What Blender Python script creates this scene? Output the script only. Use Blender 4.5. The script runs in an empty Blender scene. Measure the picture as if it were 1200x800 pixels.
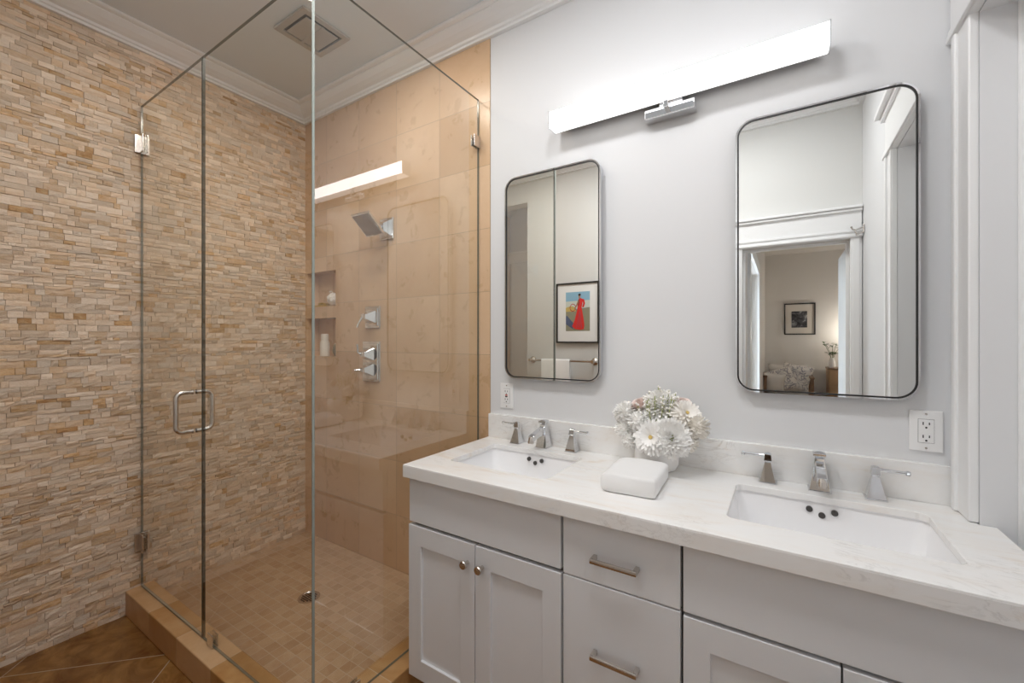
import bpy, bmesh, math, random
from mathutils import Vector, Matrix, noise
from mathutils.geometry import tessellate_polygon
random.seed(11)
PI = math.pi
scene = bpy.context.scene
COL = scene.collection

# ------------------------------------------------------------------ camera, world, light, exposure
cam_d = bpy.data.cameras.new('camera'); cam = bpy.data.objects.new('camera', cam_d); COL.objects.link(cam)
cam_d.sensor_width = 36; cam_d.lens = 14.852; cam_d.shift_y = -0.0015; cam_d.clip_start = 0.02
cam.location = (2.7259, -1.66, 1.3556); cam.rotation_euler = (PI/2, 0, math.radians(32.6255))
scene.camera = cam
scene.view_settings.view_transform = 'Standard'; scene.view_settings.look = 'None'
scene.view_settings.gamma = 1; scene.view_settings.use_curve_mapping = False
scene.view_settings.exposure = 0.74
scene.cycles.max_bounces = 14; scene.cycles.diffuse_bounces = 8; scene.cycles.glossy_bounces = 8
scene.cycles.transparent_max_bounces = 32; scene.cycles.transmission_bounces = 8
scene.cycles.use_denoising = True
scene.cycles.sample_clamp_indirect = 6
scene.cycles.caustics_reflective = False; scene.cycles.caustics_refractive = False
world = bpy.data.worlds.new('daylight'); scene.world = world; world.use_nodes = True
wb = world.node_tree.nodes['Background']; wb.inputs[0].default_value = (.78, .87, 1, 1); wb.inputs[1].default_value = 5.0
BAR_LIGHT = 4.0          # vanity bar emission
CEIL_FILL = 24.0        # added fill lamps on the bathroom ceiling, out of view
SHOWER_FILL = 30.0  # added warm fill lamps for the shower, out of view

# ------------------------------------------------------------------ materials
def new_mat(name):
    m = bpy.data.materials.new(name); m.use_nodes = True
    nt = m.node_tree; return m, nt, nt.nodes, nt.links, nt.nodes['Principled BSDF']
def simple(name, col, rough=.5, metal=0, spec=.5, coat=0):
    m, nt, N, L, b = new_mat(name)
    b.inputs['Base Color'].default_value = (*col, 1); b.inputs['Roughness'].default_value = rough
    b.inputs['Metallic'].default_value = metal; b.inputs['Specular IOR Level'].default_value = spec
    b.inputs['Coat Weight'].default_value = coat
    return m
def emit(name, col, s):
    m, nt, N, L, b = new_mat(name)
    b.inputs['Base Color'].default_value = (.9, .9, .9, 1)
    b.inputs['Emission Color'].default_value = (*col, 1); b.inputs['Emission Strength'].default_value = s
    return m
def coords(N, L, order='xyz', rot=0, off=(0, 0, 0)):
    tc = N.new('ShaderNodeTexCoord'); s = N.new('ShaderNodeSeparateXYZ'); c = N.new('ShaderNodeCombineXYZ')
    L.new(tc.outputs['Object'], s.inputs[0])
    for i, a in enumerate(order): L.new(s.outputs['xyz'.index(a)], c.inputs[i])
    mp = N.new('ShaderNodeMapping'); mp.inputs['Location'].default_value = off; mp.inputs['Rotation'].default_value = (0, 0, rot)
    L.new(c.outputs[0], mp.inputs[0]); return mp.outputs[0]
def ntex(N, L, vec, scale, detail=4, rough=.55, dist=0):
    n = N.new('ShaderNodeTexNoise'); n.inputs['Scale'].default_value = scale; n.inputs['Detail'].default_value = detail
    n.inputs['Roughness'].default_value = rough; n.inputs['Distortion'].default_value = dist
    if vec: L.new(vec, n.inputs['Vector'])
    return n.outputs['Fac']
def ramp(N, L, fac, stops):
    r = N.new('ShaderNodeValToRGB'); e = r.color_ramp.elements
    while len(e) < len(stops): e.new(.5)
    for el, (p, c) in zip(e, stops):
        el.position = p; el.color = (*c, 1) if len(c) == 3 else c
    L.new(fac, r.inputs[0]); return r.outputs[0]
def mixc(N, L, f, a, b, mode='MIX'):
    m = N.new('ShaderNodeMix'); m.data_type = 'RGBA'; m.blend_type = mode
    for sock, v in ((m.inputs[0], f), (m.inputs[6], a), (m.inputs[7], b)):
        if hasattr(v, 'is_linked'): L.new(v, sock)
        elif isinstance(v, (int, float)): sock.default_value = v
        else: sock.default_value = (*v, 1)
    return m.outputs[2]
def bump(N, L, b, h, strength=.3, dist=.002):
    n = N.new('ShaderNodeBump'); n.inputs['Strength'].default_value = strength; n.inputs['Distance'].default_value = dist
    L.new(h, n.inputs['Height']); L.new(n.outputs[0], b.inputs['Normal'])

def stone_tile(name, order, w, h, off, mort, c1, c2, grout, rot=0, rough=.3, vein=((.30, .55), (.62, 1.0)), cloud=2.6, offset=0, tint=None, nz=1.0, warp=1.2):
    """rectangular cut-stone tiles with clouding, small pits and grout lines"""
    m, nt, N, L, b = new_mat(name)
    v = coords(N, L, order, rot, off)
    br = N.new('ShaderNodeTexBrick'); br.offset = offset; br.squash = 1
    br.inputs['Scale'].default_value = 1; br.inputs['Brick Width'].default_value = w; br.inputs['Row Height'].default_value = h
    br.inputs['Mortar Size'].default_value = mort; br.inputs['Mortar Smooth'].default_value = .15; br.inputs['Bias'].default_value = 0
    br.inputs['Color1'].default_value = (0, 0, 0, 1); br.inputs['Color2'].default_value = (1, 1, 1, 1); br.inputs['Mortar'].default_value = (.5, .5, .5, 1)
    L.new(v, br.inputs['Vector'])
    # each tile samples its own piece of stone
    add = N.new('ShaderNodeVectorMath'); add.operation = 'MULTIPLY_ADD'
    L.new(br.outputs['Color'], add.inputs[0]); add.inputs[1].default_value = (7, 5, 9)
    tc = N.new('ShaderNodeTexCoord'); L.new(tc.outputs['Object'], add.inputs[2])
    n1 = ntex(N, L, add.outputs[0], cloud, 7, .62, warp)
    n2 = ntex(N, L, add.outputs[0], cloud*6, 5, .65, .4)
    base = mixc(N, L, br.outputs['Color'], c1, c2)
    cl = ramp(N, L, n1, [(vein[0][0], (vein[0][1],)*3), (vein[1][0], (vein[1][1],)*3)])
    if tint is not None: cl = ramp(N, L, n1, [(vein[0][0], tint), (vein[1][0], (1, 1, 1))])
    col = mixc(N, L, nz, base, cl, 'MULTIPLY')
    fine = ramp(N, L, n2, [(.34, (.955, .94, .92)), (.5, (1, 1, 1)), (.72, (1.0, 1.0, 1.0))])
    col = mixc(N, L, .8, col, fine, 'MULTIPLY')
    col = mixc(N, L, br.outputs['Fac'], col, grout)
    L.new(col, b.inputs['Base Color'])
    rr = N.new('ShaderNodeMapRange'); rr.inputs[3].default_value = rough - .06; rr.inputs[4].default_value = rough + .18
    L.new(n2, rr.inputs[0]); L.new(rr.outputs[0], b.inputs['Roughness'])
    inv = N.new('ShaderNodeMath'); inv.operation = 'SUBTRACT'; inv.inputs[0].default_value = 1; L.new(br.outputs['Fac'], inv.inputs[1])
    bump(N, L, b, inv.outputs[0], .5, .0015)
    return m

M_paint = simple('wall_paint', (.745, .752, .765), .55, spec=.3)
M_warmpaint = simple('warm_white_paint', (.70, .70, .685), .55, spec=.3)
M_bedpaint = simple('bedroom_paint', (.70, .67, .635), .6, spec=.2)
M_ceil = simple('ceiling_paint', (.72, .775, .83), .65, spec=.2)
M_trim = simple('white_gloss_trim', (.84, .845, .85), .3)
M_cab = simple('painted_cabinet', (.785, .80, .825), .38)
M_gap = simple('shadow_gap', (.10, .10, .10), .8)
M_chrome = simple('chrome', (.78, .79, .81), .03, 1)
M_nickel = simple('brushed_nickel', (.66, .62, .58), .24, 1)
M_steel = simple('dark_steel', (.36, .31, .26), .3, 1)
M_mirror = simple('silvered_glass', (.93, .945, .93), .0, 1)
M_porc = simple('porcelain', (.90, .90, .91), .12, coat=.3)
M_plastic = simple('white_plastic', (.86, .86, .86), .35)
M_black = simple('black_slot', (.01, .01, .01), .6)
M_red = simple('red_button', (.55, .06, .03), .5)
M_blackframe = simple('black_wood_frame', (.02, .02, .02), .35)
M_mat = simple('mat_board', (.86, .86, .85), .8)
M_edge = simple('green_glass_edge', (.085, .10, .085), .15, spec=.5)
M_seal = simple('black_green_seal', (.006, .012, .009), .3)
M_bead = simple('clear_silicone_bead', (.30, .33, .30), .35)
M_vent = simple('vent_grey', (.46, .44, .41), .55)
M_ventdark = simple('vent_dark', (.10, .095, .085), .7)
M_hole = simple('dark_overflow_grille', (.09, .085, .08), .35, .6)
M_floorjoint = simple('clear_sill_seal', (.25, .25, .22), .3)

def glass_mat():
    m, nt, N, L, b = new_mat('clear_shower_glass'); N.remove(b)
    out = N['Material Output']
    tr = N.new('ShaderNodeBsdfTransparent'); tr.inputs[0].default_value = (.985, .993, .982, 1)
    gl = N.new('ShaderNodeBsdfGlossy'); gl.inputs['Roughness'].default_value = 0; gl.inputs['Color'].default_value = (1, 1, 1, 1)
    fr = N.new('ShaderNodeFresnel'); fr.inputs[0].default_value = 1.95
    ge = N.new('ShaderNodeNewGeometry'); sub = N.new('ShaderNodeMath'); sub.operation = 'SUBTRACT'; sub.inputs[0].default_value = 1
    L.new(ge.outputs['Backfacing'], sub.inputs[1])
    mu = N.new('ShaderNodeMath'); mu.operation = 'MULTIPLY'; L.new(fr.outputs[0], mu.inputs[0]); L.new(sub.outputs[0], mu.inputs[1])
    mx = N.new('ShaderNodeMixShader'); L.new(mu.outputs[0], mx.inputs[0]); L.new(tr.outputs[0], mx.inputs[1]); L.new(gl.outputs[0], mx.inputs[2])
    L.new(mx.outputs[0], out.inputs[0]); return m
M_glass = glass_mat()

M_tile = stone_tile('travertine_wall_tile', 'xzy', .325, .3055, (.084, .243, 0), .0013, (.65, .445, .275), (.78, .58, .405), (.46, .325, .21), rough=.24, tint=(.84, .76, .65), cloud=1.7, warp=.3, vein=((.22, .5), (.74, 1)))
M_curb = stone_tile('travertine_curb', 'xyz', .305, .6, (.0, .0, 0), .0012, (.52, .31, .13), (.68, .46, .27), (.62, .50, .37), rough=.3, tint=(.76, .62, .42))
M_curb_side = stone_tile('travertine_curb_return', 'yxz', .305, .6, (.0, .0, 0), .0012, (.52, .31, .13), (.68, .46, .27), (.62, .50, .37), rough=.3, tint=(.76, .62, .42))
M_sfloor = stone_tile('tumbled_mosaic_floor', 'xyz', .052, .052, (0, 0, 0), .0016, (.52, .355, .225), (.62, .445, .30), (.60, .47, .35), rough=.42, tint=(.86, .78, .7), cloud=7)
M_floor = stone_tile('polished_brown_stone_floor', 'xyz', .61, .61, (.218+6.1, .278+6.1, 0), .0022, (.30, .15, .042), (.36, .19, .06), (.46, .36, .24), rot=PI/4, rough=.16, tint=(.42, .30, .2), cloud=6.5, vein=((.36, .5), (.66, 1)))
M_wood_floor = simple('oak_floor', (.36, .24, .14), .4)

def split_stone():
    m, nt, N, L, b = new_mat('split_face_stone')
    at = N.new('ShaderNodeAttribute'); at.attribute_name = 'tone'
    s = N.new('ShaderNodeSeparateColor'); L.new(at.outputs['Color'], s.inputs[0])
    tc = N.new('ShaderNodeTexCoord'); mp = N.new('ShaderNodeMapping'); mp.inputs['Scale'].default_value = (1, 1, 2.2); L.new(tc.outputs['Object'], mp.inputs[0])
    n1 = ntex(N, L, mp.outputs[0], 26, 6, .65, .6); n2 = ntex(N, L, mp.outputs[0], 120, 4, .6)
    sm = N.new('ShaderNodeMath'); sm.operation = 'MULTIPLY_ADD'; L.new(n1, sm.inputs[0]); sm.inputs[1].default_value = .95; L.new(s.outputs[0], sm.inputs[2])
    sm2 = N.new('ShaderNodeMath'); sm2.operation = 'SUBTRACT'; L.new(sm.outputs[0], sm2.inputs[0]); sm2.inputs[1].default_value = .475
    col = ramp(N, L, sm2.outputs[0], [(.0, (.80, .68, .56)), (.3, (.755, .605, .465)), (.55, (.71, .535, .375)), (.8, (.64, .43, .24)), (1, (.50, .28, .12))])
    val = N.new('ShaderNodeMapRange'); val.inputs[3].default_value = .82; val.inputs[4].default_value = 1.14; L.new(s.outputs[1], val.inputs[0])
    cc = N.new('ShaderNodeVectorMath'); cc.operation = 'SCALE'; L.new(col, cc.inputs[0]); L.new(val.outputs[0], cc.inputs['Scale'])
    L.new(cc.outputs[0], b.inputs['Base Color']); b.inputs['Roughness'].default_value = .72; b.inputs['Specular IOR Level'].default_value = .3
    bump(N, L, b, n2, .6, .004)
    return m
M_split = split_stone()

def marble():
    m, nt, N, L, b = new_mat('warm_white_marble')
    tc = N.new('ShaderNodeTexCoord')
    mp = N.new('ShaderNodeMapping'); mp.inputs['Rotation'].default_value = (.2, .15, .42); mp.inputs['Scale'].default_value = (1.1, 4.2, 3.0); L.new(tc.outputs['Object'], mp.inputs[0])
    n1 = ntex(N, L, mp.outputs[0], 2.2, 8, .6, 1.6)
    n2 = ntex(N, L, mp.outputs[0], 5.0, 9, .65, 2.4)
    n3 = ntex(N, L, tc.outputs['Object'], 3.2, 5, .6, 1.0)
    base = ramp(N, L, n1, [(.28, (.79, .715, .63)), (.41, (.87, .85, .825)), (.55, (.885, .882, .875))])
    band = ramp(N, L, n2, [(.455, (0, 0, 0)), (.5, (1, 1, 1)), (.53, (0, 0, 0))])
    c = mixc(N, L, .75, (0, 0, 0), band, 'MIX')
    sel = ramp(N, L, n3, [(.54, (0, 0, 0)), (.70, (1, 1, 1))])
    f = N.new('ShaderNodeMath'); f.operation = 'MULTIPLY'; L.new(c, f.inputs[0]); L.new(sel, f.inputs[1])
    vcol = ramp(N, L, n1, [(.36, (.66, .53, .41)), (.5, (.56, .55, .535))])
    col = mixc(N, L, f.outputs[0], base, vcol)
    L.new(col, b.inputs['Base Color']); b.inputs['Roughness'].default_value = .16
    return m
M_marble = marble()

def terry():
    m, nt, N, L, b = new_mat('white_terry_cloth')
    b.inputs['Base Color'].default_value = (.93, .93, .93, 1); b.inputs['Roughness'].default_value = .95; b.inputs['Specular IOR Level'].default_value = .1
    b.inputs['Sheen Weight'].default_value = .3
    tc = N.new('ShaderNodeTexCoord'); n = ntex(N, L, tc.outputs['Object'], 420, 3, .7); bump(N, L, b, n, .7, .003); return m
M_terry = terry()
M_petal = simple('white_petals', (.95, .945, .93), .7, spec=.2)
M_cream = simple('cream_petals', (.93, .905, .86), .7, spec=.2)
M_pink = simple('blush_petals', (.90, .79, .75), .7, spec=.2)
M_yel = simple('yellow_flower_centre', (.74, .56, .20), .8)
M_stemg = simple('pale_green_stem', (.42, .47, .16), .6)
M_leaf = simple('dark_green_leaf', (.07, .14, .04), .5)
M_vase = simple('matte_white_ceramic', (.90, .895, .89), .55)
M_gold = simple('gold_soap_dish', (.62, .45, .12), .3, .8)
M_soap = simple('pale_lotion_bottle', (.80, .72, .62), .45)
M_puff = simple('bath_puff_net', (.82, .76, .70), .8)
M_spongeg = simple('grey_green_sponge', (.30, .27, .19), .85)
M_wood = simple('walnut_wood', (.22, .13, .075), .45)
M_oak = simple('honey_oak', (.40, .24, .12), .45)
M_upholstery = simple('oatmeal_upholstery', (.70, .67, .63), .9)
M_shade = emit('lit_lampshade', (1, .86, .68), 1.5)
def pillow_cloth():
    m, nt, N, L, b = new_mat('printed_pillow_cloth')
    tc = N.new('ShaderNodeTexCoord'); n = ntex(N, L, tc.outputs['Object'], 7, 2, .5, 1.5)
    c = ramp(N, L, n, [(.40, (.78, .74, .69)), (.46, (.25, .25, .29)), (.5, (.76, .72, .68)), (.58, (.80, .77, .73)), (.62, (.42, .36, .33)), (.66, (.78, .74, .70))])
    L.new(c, b.inputs['Base Color']); b.inputs['Roughness'].default_value = .9; return m
M_pillow = pillow_cloth()
def ink_print():
    m, nt, N, L, b = new_mat('dark_ink_print')
    tc = N.new('ShaderNodeTexCoord'); n = ntex(N, L, tc.outputs['Object'], 9, 5, .6, .8)
    c = ramp(N, L, n, [(.4, (.02, .02, .025)), (.55, (.09, .09, .10)), (.68, (.45, .45, .45))])
    L.new(c, b.inputs['Base Color']); b.inputs['Roughness'].default_value = .6; return m
M_ink = ink_print()

# ------------------------------------------------------------------ helpers
def BM(): return bmesh.new()
def quad(bm, pts, mi=0):
    f = bm.faces.new([bm.verts.new(p) for p in pts]); f.material_index = mi; return f
def add_box(bm, x0, x1, y0, y1, z0, z1, bev=0, seg=2, mi=0, mat=None):
    x0, x1 = min(x0, x1), max(x0, x1); y0, y1 = min(y0, y1), max(y0, y1); z0, z1 = min(z0, z1), max(z0, z1)
    t = bmesh.new()
    v = [t.verts.new((x, y, z)) for x in (x0, x1) for y in (y0, y1) for z in (z0, z1)]
    for i in ((0, 1, 3, 2), (4, 6, 7, 5), (0, 4, 5, 1), (2, 3, 7, 6), (0, 2, 6, 4), (1, 5, 7, 3)): t.faces.new([v[k] for k in i])
    if bev: bmesh.ops.bevel(t, geom=t.edges[:], offset=bev, segments=seg, affect='EDGES', profile=.5)
    merge(bm, t, mat, mi)
def merge(bm, t, M=None, mi=0):
    mp = {}
    for v in t.verts: mp[v] = bm.verts.new(M @ v.co if M else v.co)
    for f in t.faces:
        try: nf = bm.faces.new([mp[v] for v in f.verts]); nf.material_index = mi or f.material_index; nf.smooth = f.smooth
        except ValueError: pass
    t.free()
def add_rings(bm, rings, cap0=True, cap1=True, closed=True, mi=0):
    R = [[bm.verts.new(p) for p in r] for r in rings]
    n = len(R[0])
    for a, b in zip(R, R[1:]):
        for i in range(n if closed else n-1):
            f = bm.faces.new((a[i], a[(i+1) % n], b[(i+1) % n], b[i])); f.material_index = mi
    if cap0: bm.faces.new(R[0][::-1]).material_index = mi
    if cap1: bm.faces.new(R[-1]).material_index = mi
def add_tube(bm, pts, r, seg=12, mi=0):
    pts = [Vector(p) for p in pts]; rings = []
    rr = r if isinstance(r, (list, tuple)) else [r]*len(pts)
    up = Vector((0, 0, 1))
    t0 = (pts[1]-pts[0]).normalized()
    n = t0.cross(up) if abs(t0.z) < .95 else t0.cross(Vector((1, 0, 0)))
    n.normalize()
    for i, p in enumerate(pts):
        t = (pts[min(i+1, len(pts)-1)]-pts[max(i-1, 0)]).normalized()
        n = (n - t*n.dot(t)).normalized(); b = t.cross(n)
        rings.append([p+(n*math.cos(2*PI*k/seg)+b*math.sin(2*PI*k/seg))*rr[i] for k in range(seg)])
    add_rings(bm, rings, mi=mi)
def add_lathe(bm, prof, c, seg=32, axis='z', mi=0, cap0=True, cap1=True):
    rings = []
    for r, h in prof:
        ring = []
        for k in range(seg):
            a = 2*PI*k/seg; u, w = r*math.cos(a), r*math.sin(a)
            d = {'z': (u, w, h), 'y': (u, h, w), 'x': (h, u, w)}[axis]
            ring.append(Vector(c)+Vector(d))
        rings.append(ring)
    add_rings(bm, rings, cap0, cap1, mi=mi)
def rrect(x0, x1, y0, y1, r, n=5):
    out = []
    for cx, cy, a0 in ((x1-r, y1-r, 0), (x0+r, y1-r, 90), (x0+r, y0+r, 180), (x1-r, y0+r, 270)):
        for k in range(n+1):
            a = math.radians(a0+90*k/n); out.append((cx+r*math.cos(a), cy+r*math.sin(a)))
    return out
def plate(bm, outer, holes, axis, a, b, mi=0):
    """polygon with holes in the plane across `axis`, thick from a to b"""
    def P(p, h): return {'z': (p[0], p[1], h), 'y': (p[0], h, p[1]), 'x': (h, p[0], p[1])}[axis]
    polys = [outer]+holes
    flat = [p for q in polys for p in q]
    tris = tessellate_polygon([[Vector((p[0], p[1], 0)) for p in q] for q in polys])
    A = [bm.verts.new(P(p, a)) for p in flat]; B = [bm.verts.new(P(p, b)) for p in flat]
    for t in tris:
        for s in (A, B):
            try: bm.faces.new([s[i] for i in t]).material_index = mi
            except ValueError: pass
    o = 0
    for q in polys:
        n = len(q)
        for i in range(n):
            j = (i+1) % n
            bm.faces.new((A[o+i], A[o+j], B[o+j], B[o+i])).material_index = mi
        o += n
def frustum(bm, c, s0, s1, z0, z1, mi=0, M=None):
    r = []
    for s, z in ((s0, z0), (s1, z1)):
        sx, sy = s if isinstance(s, tuple) else (s, s)
        r.append([Vector((c[0]+a*sx, c[1]+b*sy, z)) for a, b in ((-1, -1), (1, -1), (1, 1), (-1, 1))])
    if M: r = [[M @ p for p in q] for q in r]
    add_rings(bm, r, mi=mi)

def root_matrix(p):
    while p.parent: p = p.parent
    return Matrix.Translation(p.location) @ Matrix.Rotation(p.rotation_euler.z, 4, 'Z')
def obj(name, bm, mat, parent=None, smooth=None, origin=None, local=False, bevel=0):
    """one mesh object; geometry is given in room coordinates unless local"""
    bmesh.ops.recalc_face_normals(bm, faces=bm.faces[:])
    if parent is not None and not local: bm.transform(root_matrix(parent).inverted())
    if origin is not None: bm.transform(Matrix.Translation(-Vector(origin)))
    me = bpy.data.meshes.new(name); bm.to_mesh(me); bm.free()
    for m in (mat if isinstance(mat, (list, tuple)) else [mat]): me.materials.append(m)
    o = bpy.data.objects.new(name, me); COL.objects.link(o)
    if parent is not None: o.parent = parent
    if origin is not None: o.location = origin
    if smooth is not None:
        me.set_sharp_from_angle(angle=math.radians(smooth))
        for p in me.polygons: p.use_smooth = True
    if bevel:
        md = o.modifiers.new('edge', 'BEVEL'); md.width = bevel; md.segments = 2; md.limit_method = 'ANGLE'; md.angle_limit = math.radians(40)
    return o
def tag(o, label, cat, group=None):
    o['label'] = label; o['category'] = cat
    if group: o['group'] = group
    return o
def thing(name, label, cat, loc, rz=0, group=None):
    o = bpy.data.objects.new(name, None); COL.objects.link(o); o.empty_display_size = .05
    o.location = loc; o.rotation_euler = (0, 0, rz); return tag(o, label, cat, group)
def struct(name, bm, mat, smooth=None, bevel=0, parent=None):
    o = obj(name, bm, mat, parent, smooth=smooth, bevel=bevel)
    if parent is None: o['kind'] = 'structure'
    return o
def sbox(name, b, mat, bev=0, parent=None):
    bm = BM(); add_box(bm, *b, bev=bev); return struct(name, bm, mat, parent=parent)

# ------------------------------------------------------------------ room shell
H = 2.893
# floor of the bathroom and the room beyond
sbox('floor', (-.15, 3.4, -3.0, .12, -.1, 0), M_floor)
sbox('floor_bedroom', (2.3, 5.0, -7.9, -1.80, -.1, .004), M_wood_floor)
sbox('ceiling', (-.15, 3.5, -3.0, .14, H, H+.12), M_ceil)
sbox('ceiling_bedroom', (2.2, 5.0, -7.9, -1.87, 2.93, 3.03), M_bedpaint)
# vanity wall, painted part
sbox('wall_back', (1.541, 3.5, 0, .14, 0, H), M_paint)
# tiled part with two recessed niches
bm = BM()
nich = [(.022, .336, 1.574, 1.802), (.022, .336, 1.248, 1.498)]
holes = [[(a, c), (b, c), (b, d), (a, d)] for a, b, c, d in nich]
plate(bm, [(-.1, 0), (1.541, 0), (1.541, H), (-.1, H)], holes, 'y', -.004, .12)
for a, b, c, d in nich: quad(bm, [(a, .085, c), (b, .085, c), (b, .085, d), (a, .085, d)])
struct('wall_shower', bm, M_tile)
sbox('wall_shower_backing', (-.1, 1.541, .1205, .14, 0, H), M_paint)

# split-face stone wall, left
bm = BM()
tone = bm.loops.layers.float_color.new('tone')
add_box(bm, -.15, -.004, -3.0, 0, 0, H)
for f in bm.faces:
    for l in f.loops: l[tone] = (.5, .3, .5, 1)
z = 0.0; rng = random.Random(5)
while z < 2.84:
    h = rng.choice((.013, .017, .019, .021, .024, .029)); y = -1.95 - rng.random()*.08
    if z+h > 2.84: h = 2.84-z+.001
    while y < -.0005:
        ln = rng.choice((.025, .032, .04, .048, .058, .07, .09))*rng.uniform(.85, 1.15)
        y1 = min(y+ln, -.0003)
        if -.0003-y1 < .02: y1 = -.0003
        d = rng.uniform(.001, .0065); tl = rng.uniform(-.0018, .0018)
        nx = max(2, int((y1-y)/.022)); nz = 2
        g = .0005
        grid = []
        for i in range(nx+1):
            rowv = []
            for k in range(nz+1):
                yy = y+g+(y1-y-2*g)*i/nx; zz = z+g+(h-2*g)*k/nz
                edge = (i in (0, nx)) or (k in (0, nz))
                dx = d+tl*(k-1)+rng.uniform(-.0020, .0020)-(.0012 if edge else 0)
                rowv.append(bm.verts.new((max(dx, -.001), yy, zz)))
            grid.append(rowv)
        col = (rng.betavariate(1.35, 2.5), rng.random(), rng.random(), 1)
        fs = []
        for i in range(nx):
            for k in range(nz):
                fs.append(bm.faces.new((grid[i][k], grid[i+1][k], grid[i+1][k+1], grid[i][k+1])))
        per = [grid[i][0] for i in range(nx+1)]+[grid[nx][k] for k in range(1, nz+1)]+[grid[i][nz] for i in range(nx-1, -1, -1)]+[grid[0][k] for k in range(nz-1, 0, -1)]
        bk = [bm.verts.new((-.006, v.co.y, v.co.z)) for v in per]
        for i in range(len(per)):
            j = (i+1) % len(per); fs.append(bm.faces.new((per[i], bk[i], bk[j], per[j])))
        for f in fs:
            for l in f.loops: l[tone] = col
        y = y1
    z += h
struct('wall_left', bm, M_split)

# wall opposite the vanity: doorway on the right, alcove opening on the left
bm = BM()
plate(bm, [(.749, 0), (2.49, 0), (2.49, 1.985), (3.08, 1.985), (3.08, 0), (3.45, 0), (3.45, H), (0, H), (0, 2.62), (.749, 2.62)], [], 'y', -1.75, -1.87)
struct('wall_front', bm, M_warmpaint)
sbox('wall_alcove_side', (.749, .87, -2.62, -1.87, 0, H), M_warmpaint)
sbox('wall_alcove_back', (-.1, .87, -2.74, -2.62, 0, H), M_warmpaint)
# right wall with a closet doorway
bm = BM()
plate(bm, [(0, 0), (-.14, 0), (-.14, 2.175), (-.81, 2.175), (-.81, 0), (-1.751, 0), (-1.751, H), (0, H)], [], 'x', 3.141, 3.26)
struct('wall_right', bm, M_paint)
# bedroom shell
bm = BM()
plate(bm, [(-1.87, 0), (-7.9, 0), (-7.9, 2.95), (-1.87, 2.95)], [[(-3.05, .25), (-4.75, .25), (-4.75, 2.2), (-3.05, 2.2)]], 'x', 2.30, 2.45)
struct('wall_bedroom_left', bm, M_bedpaint)
sbox('wall_bedroom_far', (2.3, 5.0, -7.78, -7.66, 0, 2.95), M_bedpaint)
sbox('wall_bedroom_right', (4.75, 4.87, -7.9, -1.8, 0, 2.95), M_bedpaint)
sbox('wall_bedroom_near', (3.45, 4.9, -1.99, -1.87, 0, 2.95), M_bedpaint)

# crown moulding: bottom band, cove, upper band
CROWN = [(0, 2.806), (.020, 2.806), (.020, 2.818), (.028, 2.822), (.032, 2.832), (.050, 2.838), (.072, 2.850), (.090, 2.866), (.096, 2.872), (.096, 2.877), (.112, 2.879), (.118, 2.884), (.118, H+.01), (0, H+.01)]
def crown(name, a, b, inward, mat, ends=(1, 1)):
    a, b, n = Vector(a), Vector(b), Vector(inward); d = (b-a).normalized(); bm = BM()
    rings = []
    for p, s, e in ((a, 1, ends[0]), (b, -1, ends[1])):
        rings.append([Vector((p.x, p.y, 0))+n*o+d*(o*s*e)+Vector((0, 0, zz)) for o, zz in CROWN])
    add_rings(bm, rings); return struct(name, bm, mat)
crown('trim_1', (0, -3.0, 0), (0, 0, 0), (1, 0, 0), M_trim, (0, 1))
crown('trim_2', (0, 0, 0), (3.141, 0, 0), (0, -1, 0), M_trim)
crown('trim_3', (3.141, 0, 0), (3.141, -1.75, 0), (-1, 0, 0), M_trim)
crown('trim_4', (3.141, -1.75, 0), (0, -1.75, 0), (0, 1, 0), M_trim, (1, 0))

# bedroom doorway casing: jamb casings, header with cap
bm = BM()
for x0, x1 in ((2.395, 2.4905), (3.0795, 3.1365)):
    add_box(bm, x0, x1, -1.7505, -1.728, 0, 1.995, .003); add_box(bm, x0+.012, x1-.012, -1.729, -1.722, 0, 1.983, .003)
add_box(bm, 2.38, 3.1355, -1.7503, -1.726, 1.9845, 2.152, .003)
for zz, d in ((1.988, .012), (2.02, .008), (2.148, .016), (2.1655, .026)): add_box(bm, 2.37, 3.138, -1.7501, -1.726+d, zz, zz+.016, .003)
add_box(bm, 2.395, 2.49, -1.89, -1.87, 0, 1.995, .003); add_box(bm, 3.08, 3.2, -1.89, -1.87, 0, 1.995, .003); add_box(bm, 2.395, 3.2, -1.89, -1.87, 1.985, 2.1, .003)
add_box(bm, 3.064, 3.081, -1.835, -1.80, 0, 1.985, .002); add_box(bm, 2.489, 2.505, -1.835, -1.80, 0, 1.985, .002); add_box(bm, 2.5, 3.07, -1.835, -1.80, 1.97, 1.986, .002)
struct('trim_5', bm, M_trim)
# the bedroom door stands open into the room behind
bm = BM(); add_box(bm, 3.086, 3.122, -2.47, -1.895, .012, 1.975, .003)
for zz0, zz1 in ((.2, .95), (1.08, 1.84)): add_box(bm, 3.081, 3.087, -2.37, -2.0, zz0, zz1, .002)
d1 = struct('door_1', bm, M_trim)
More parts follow.
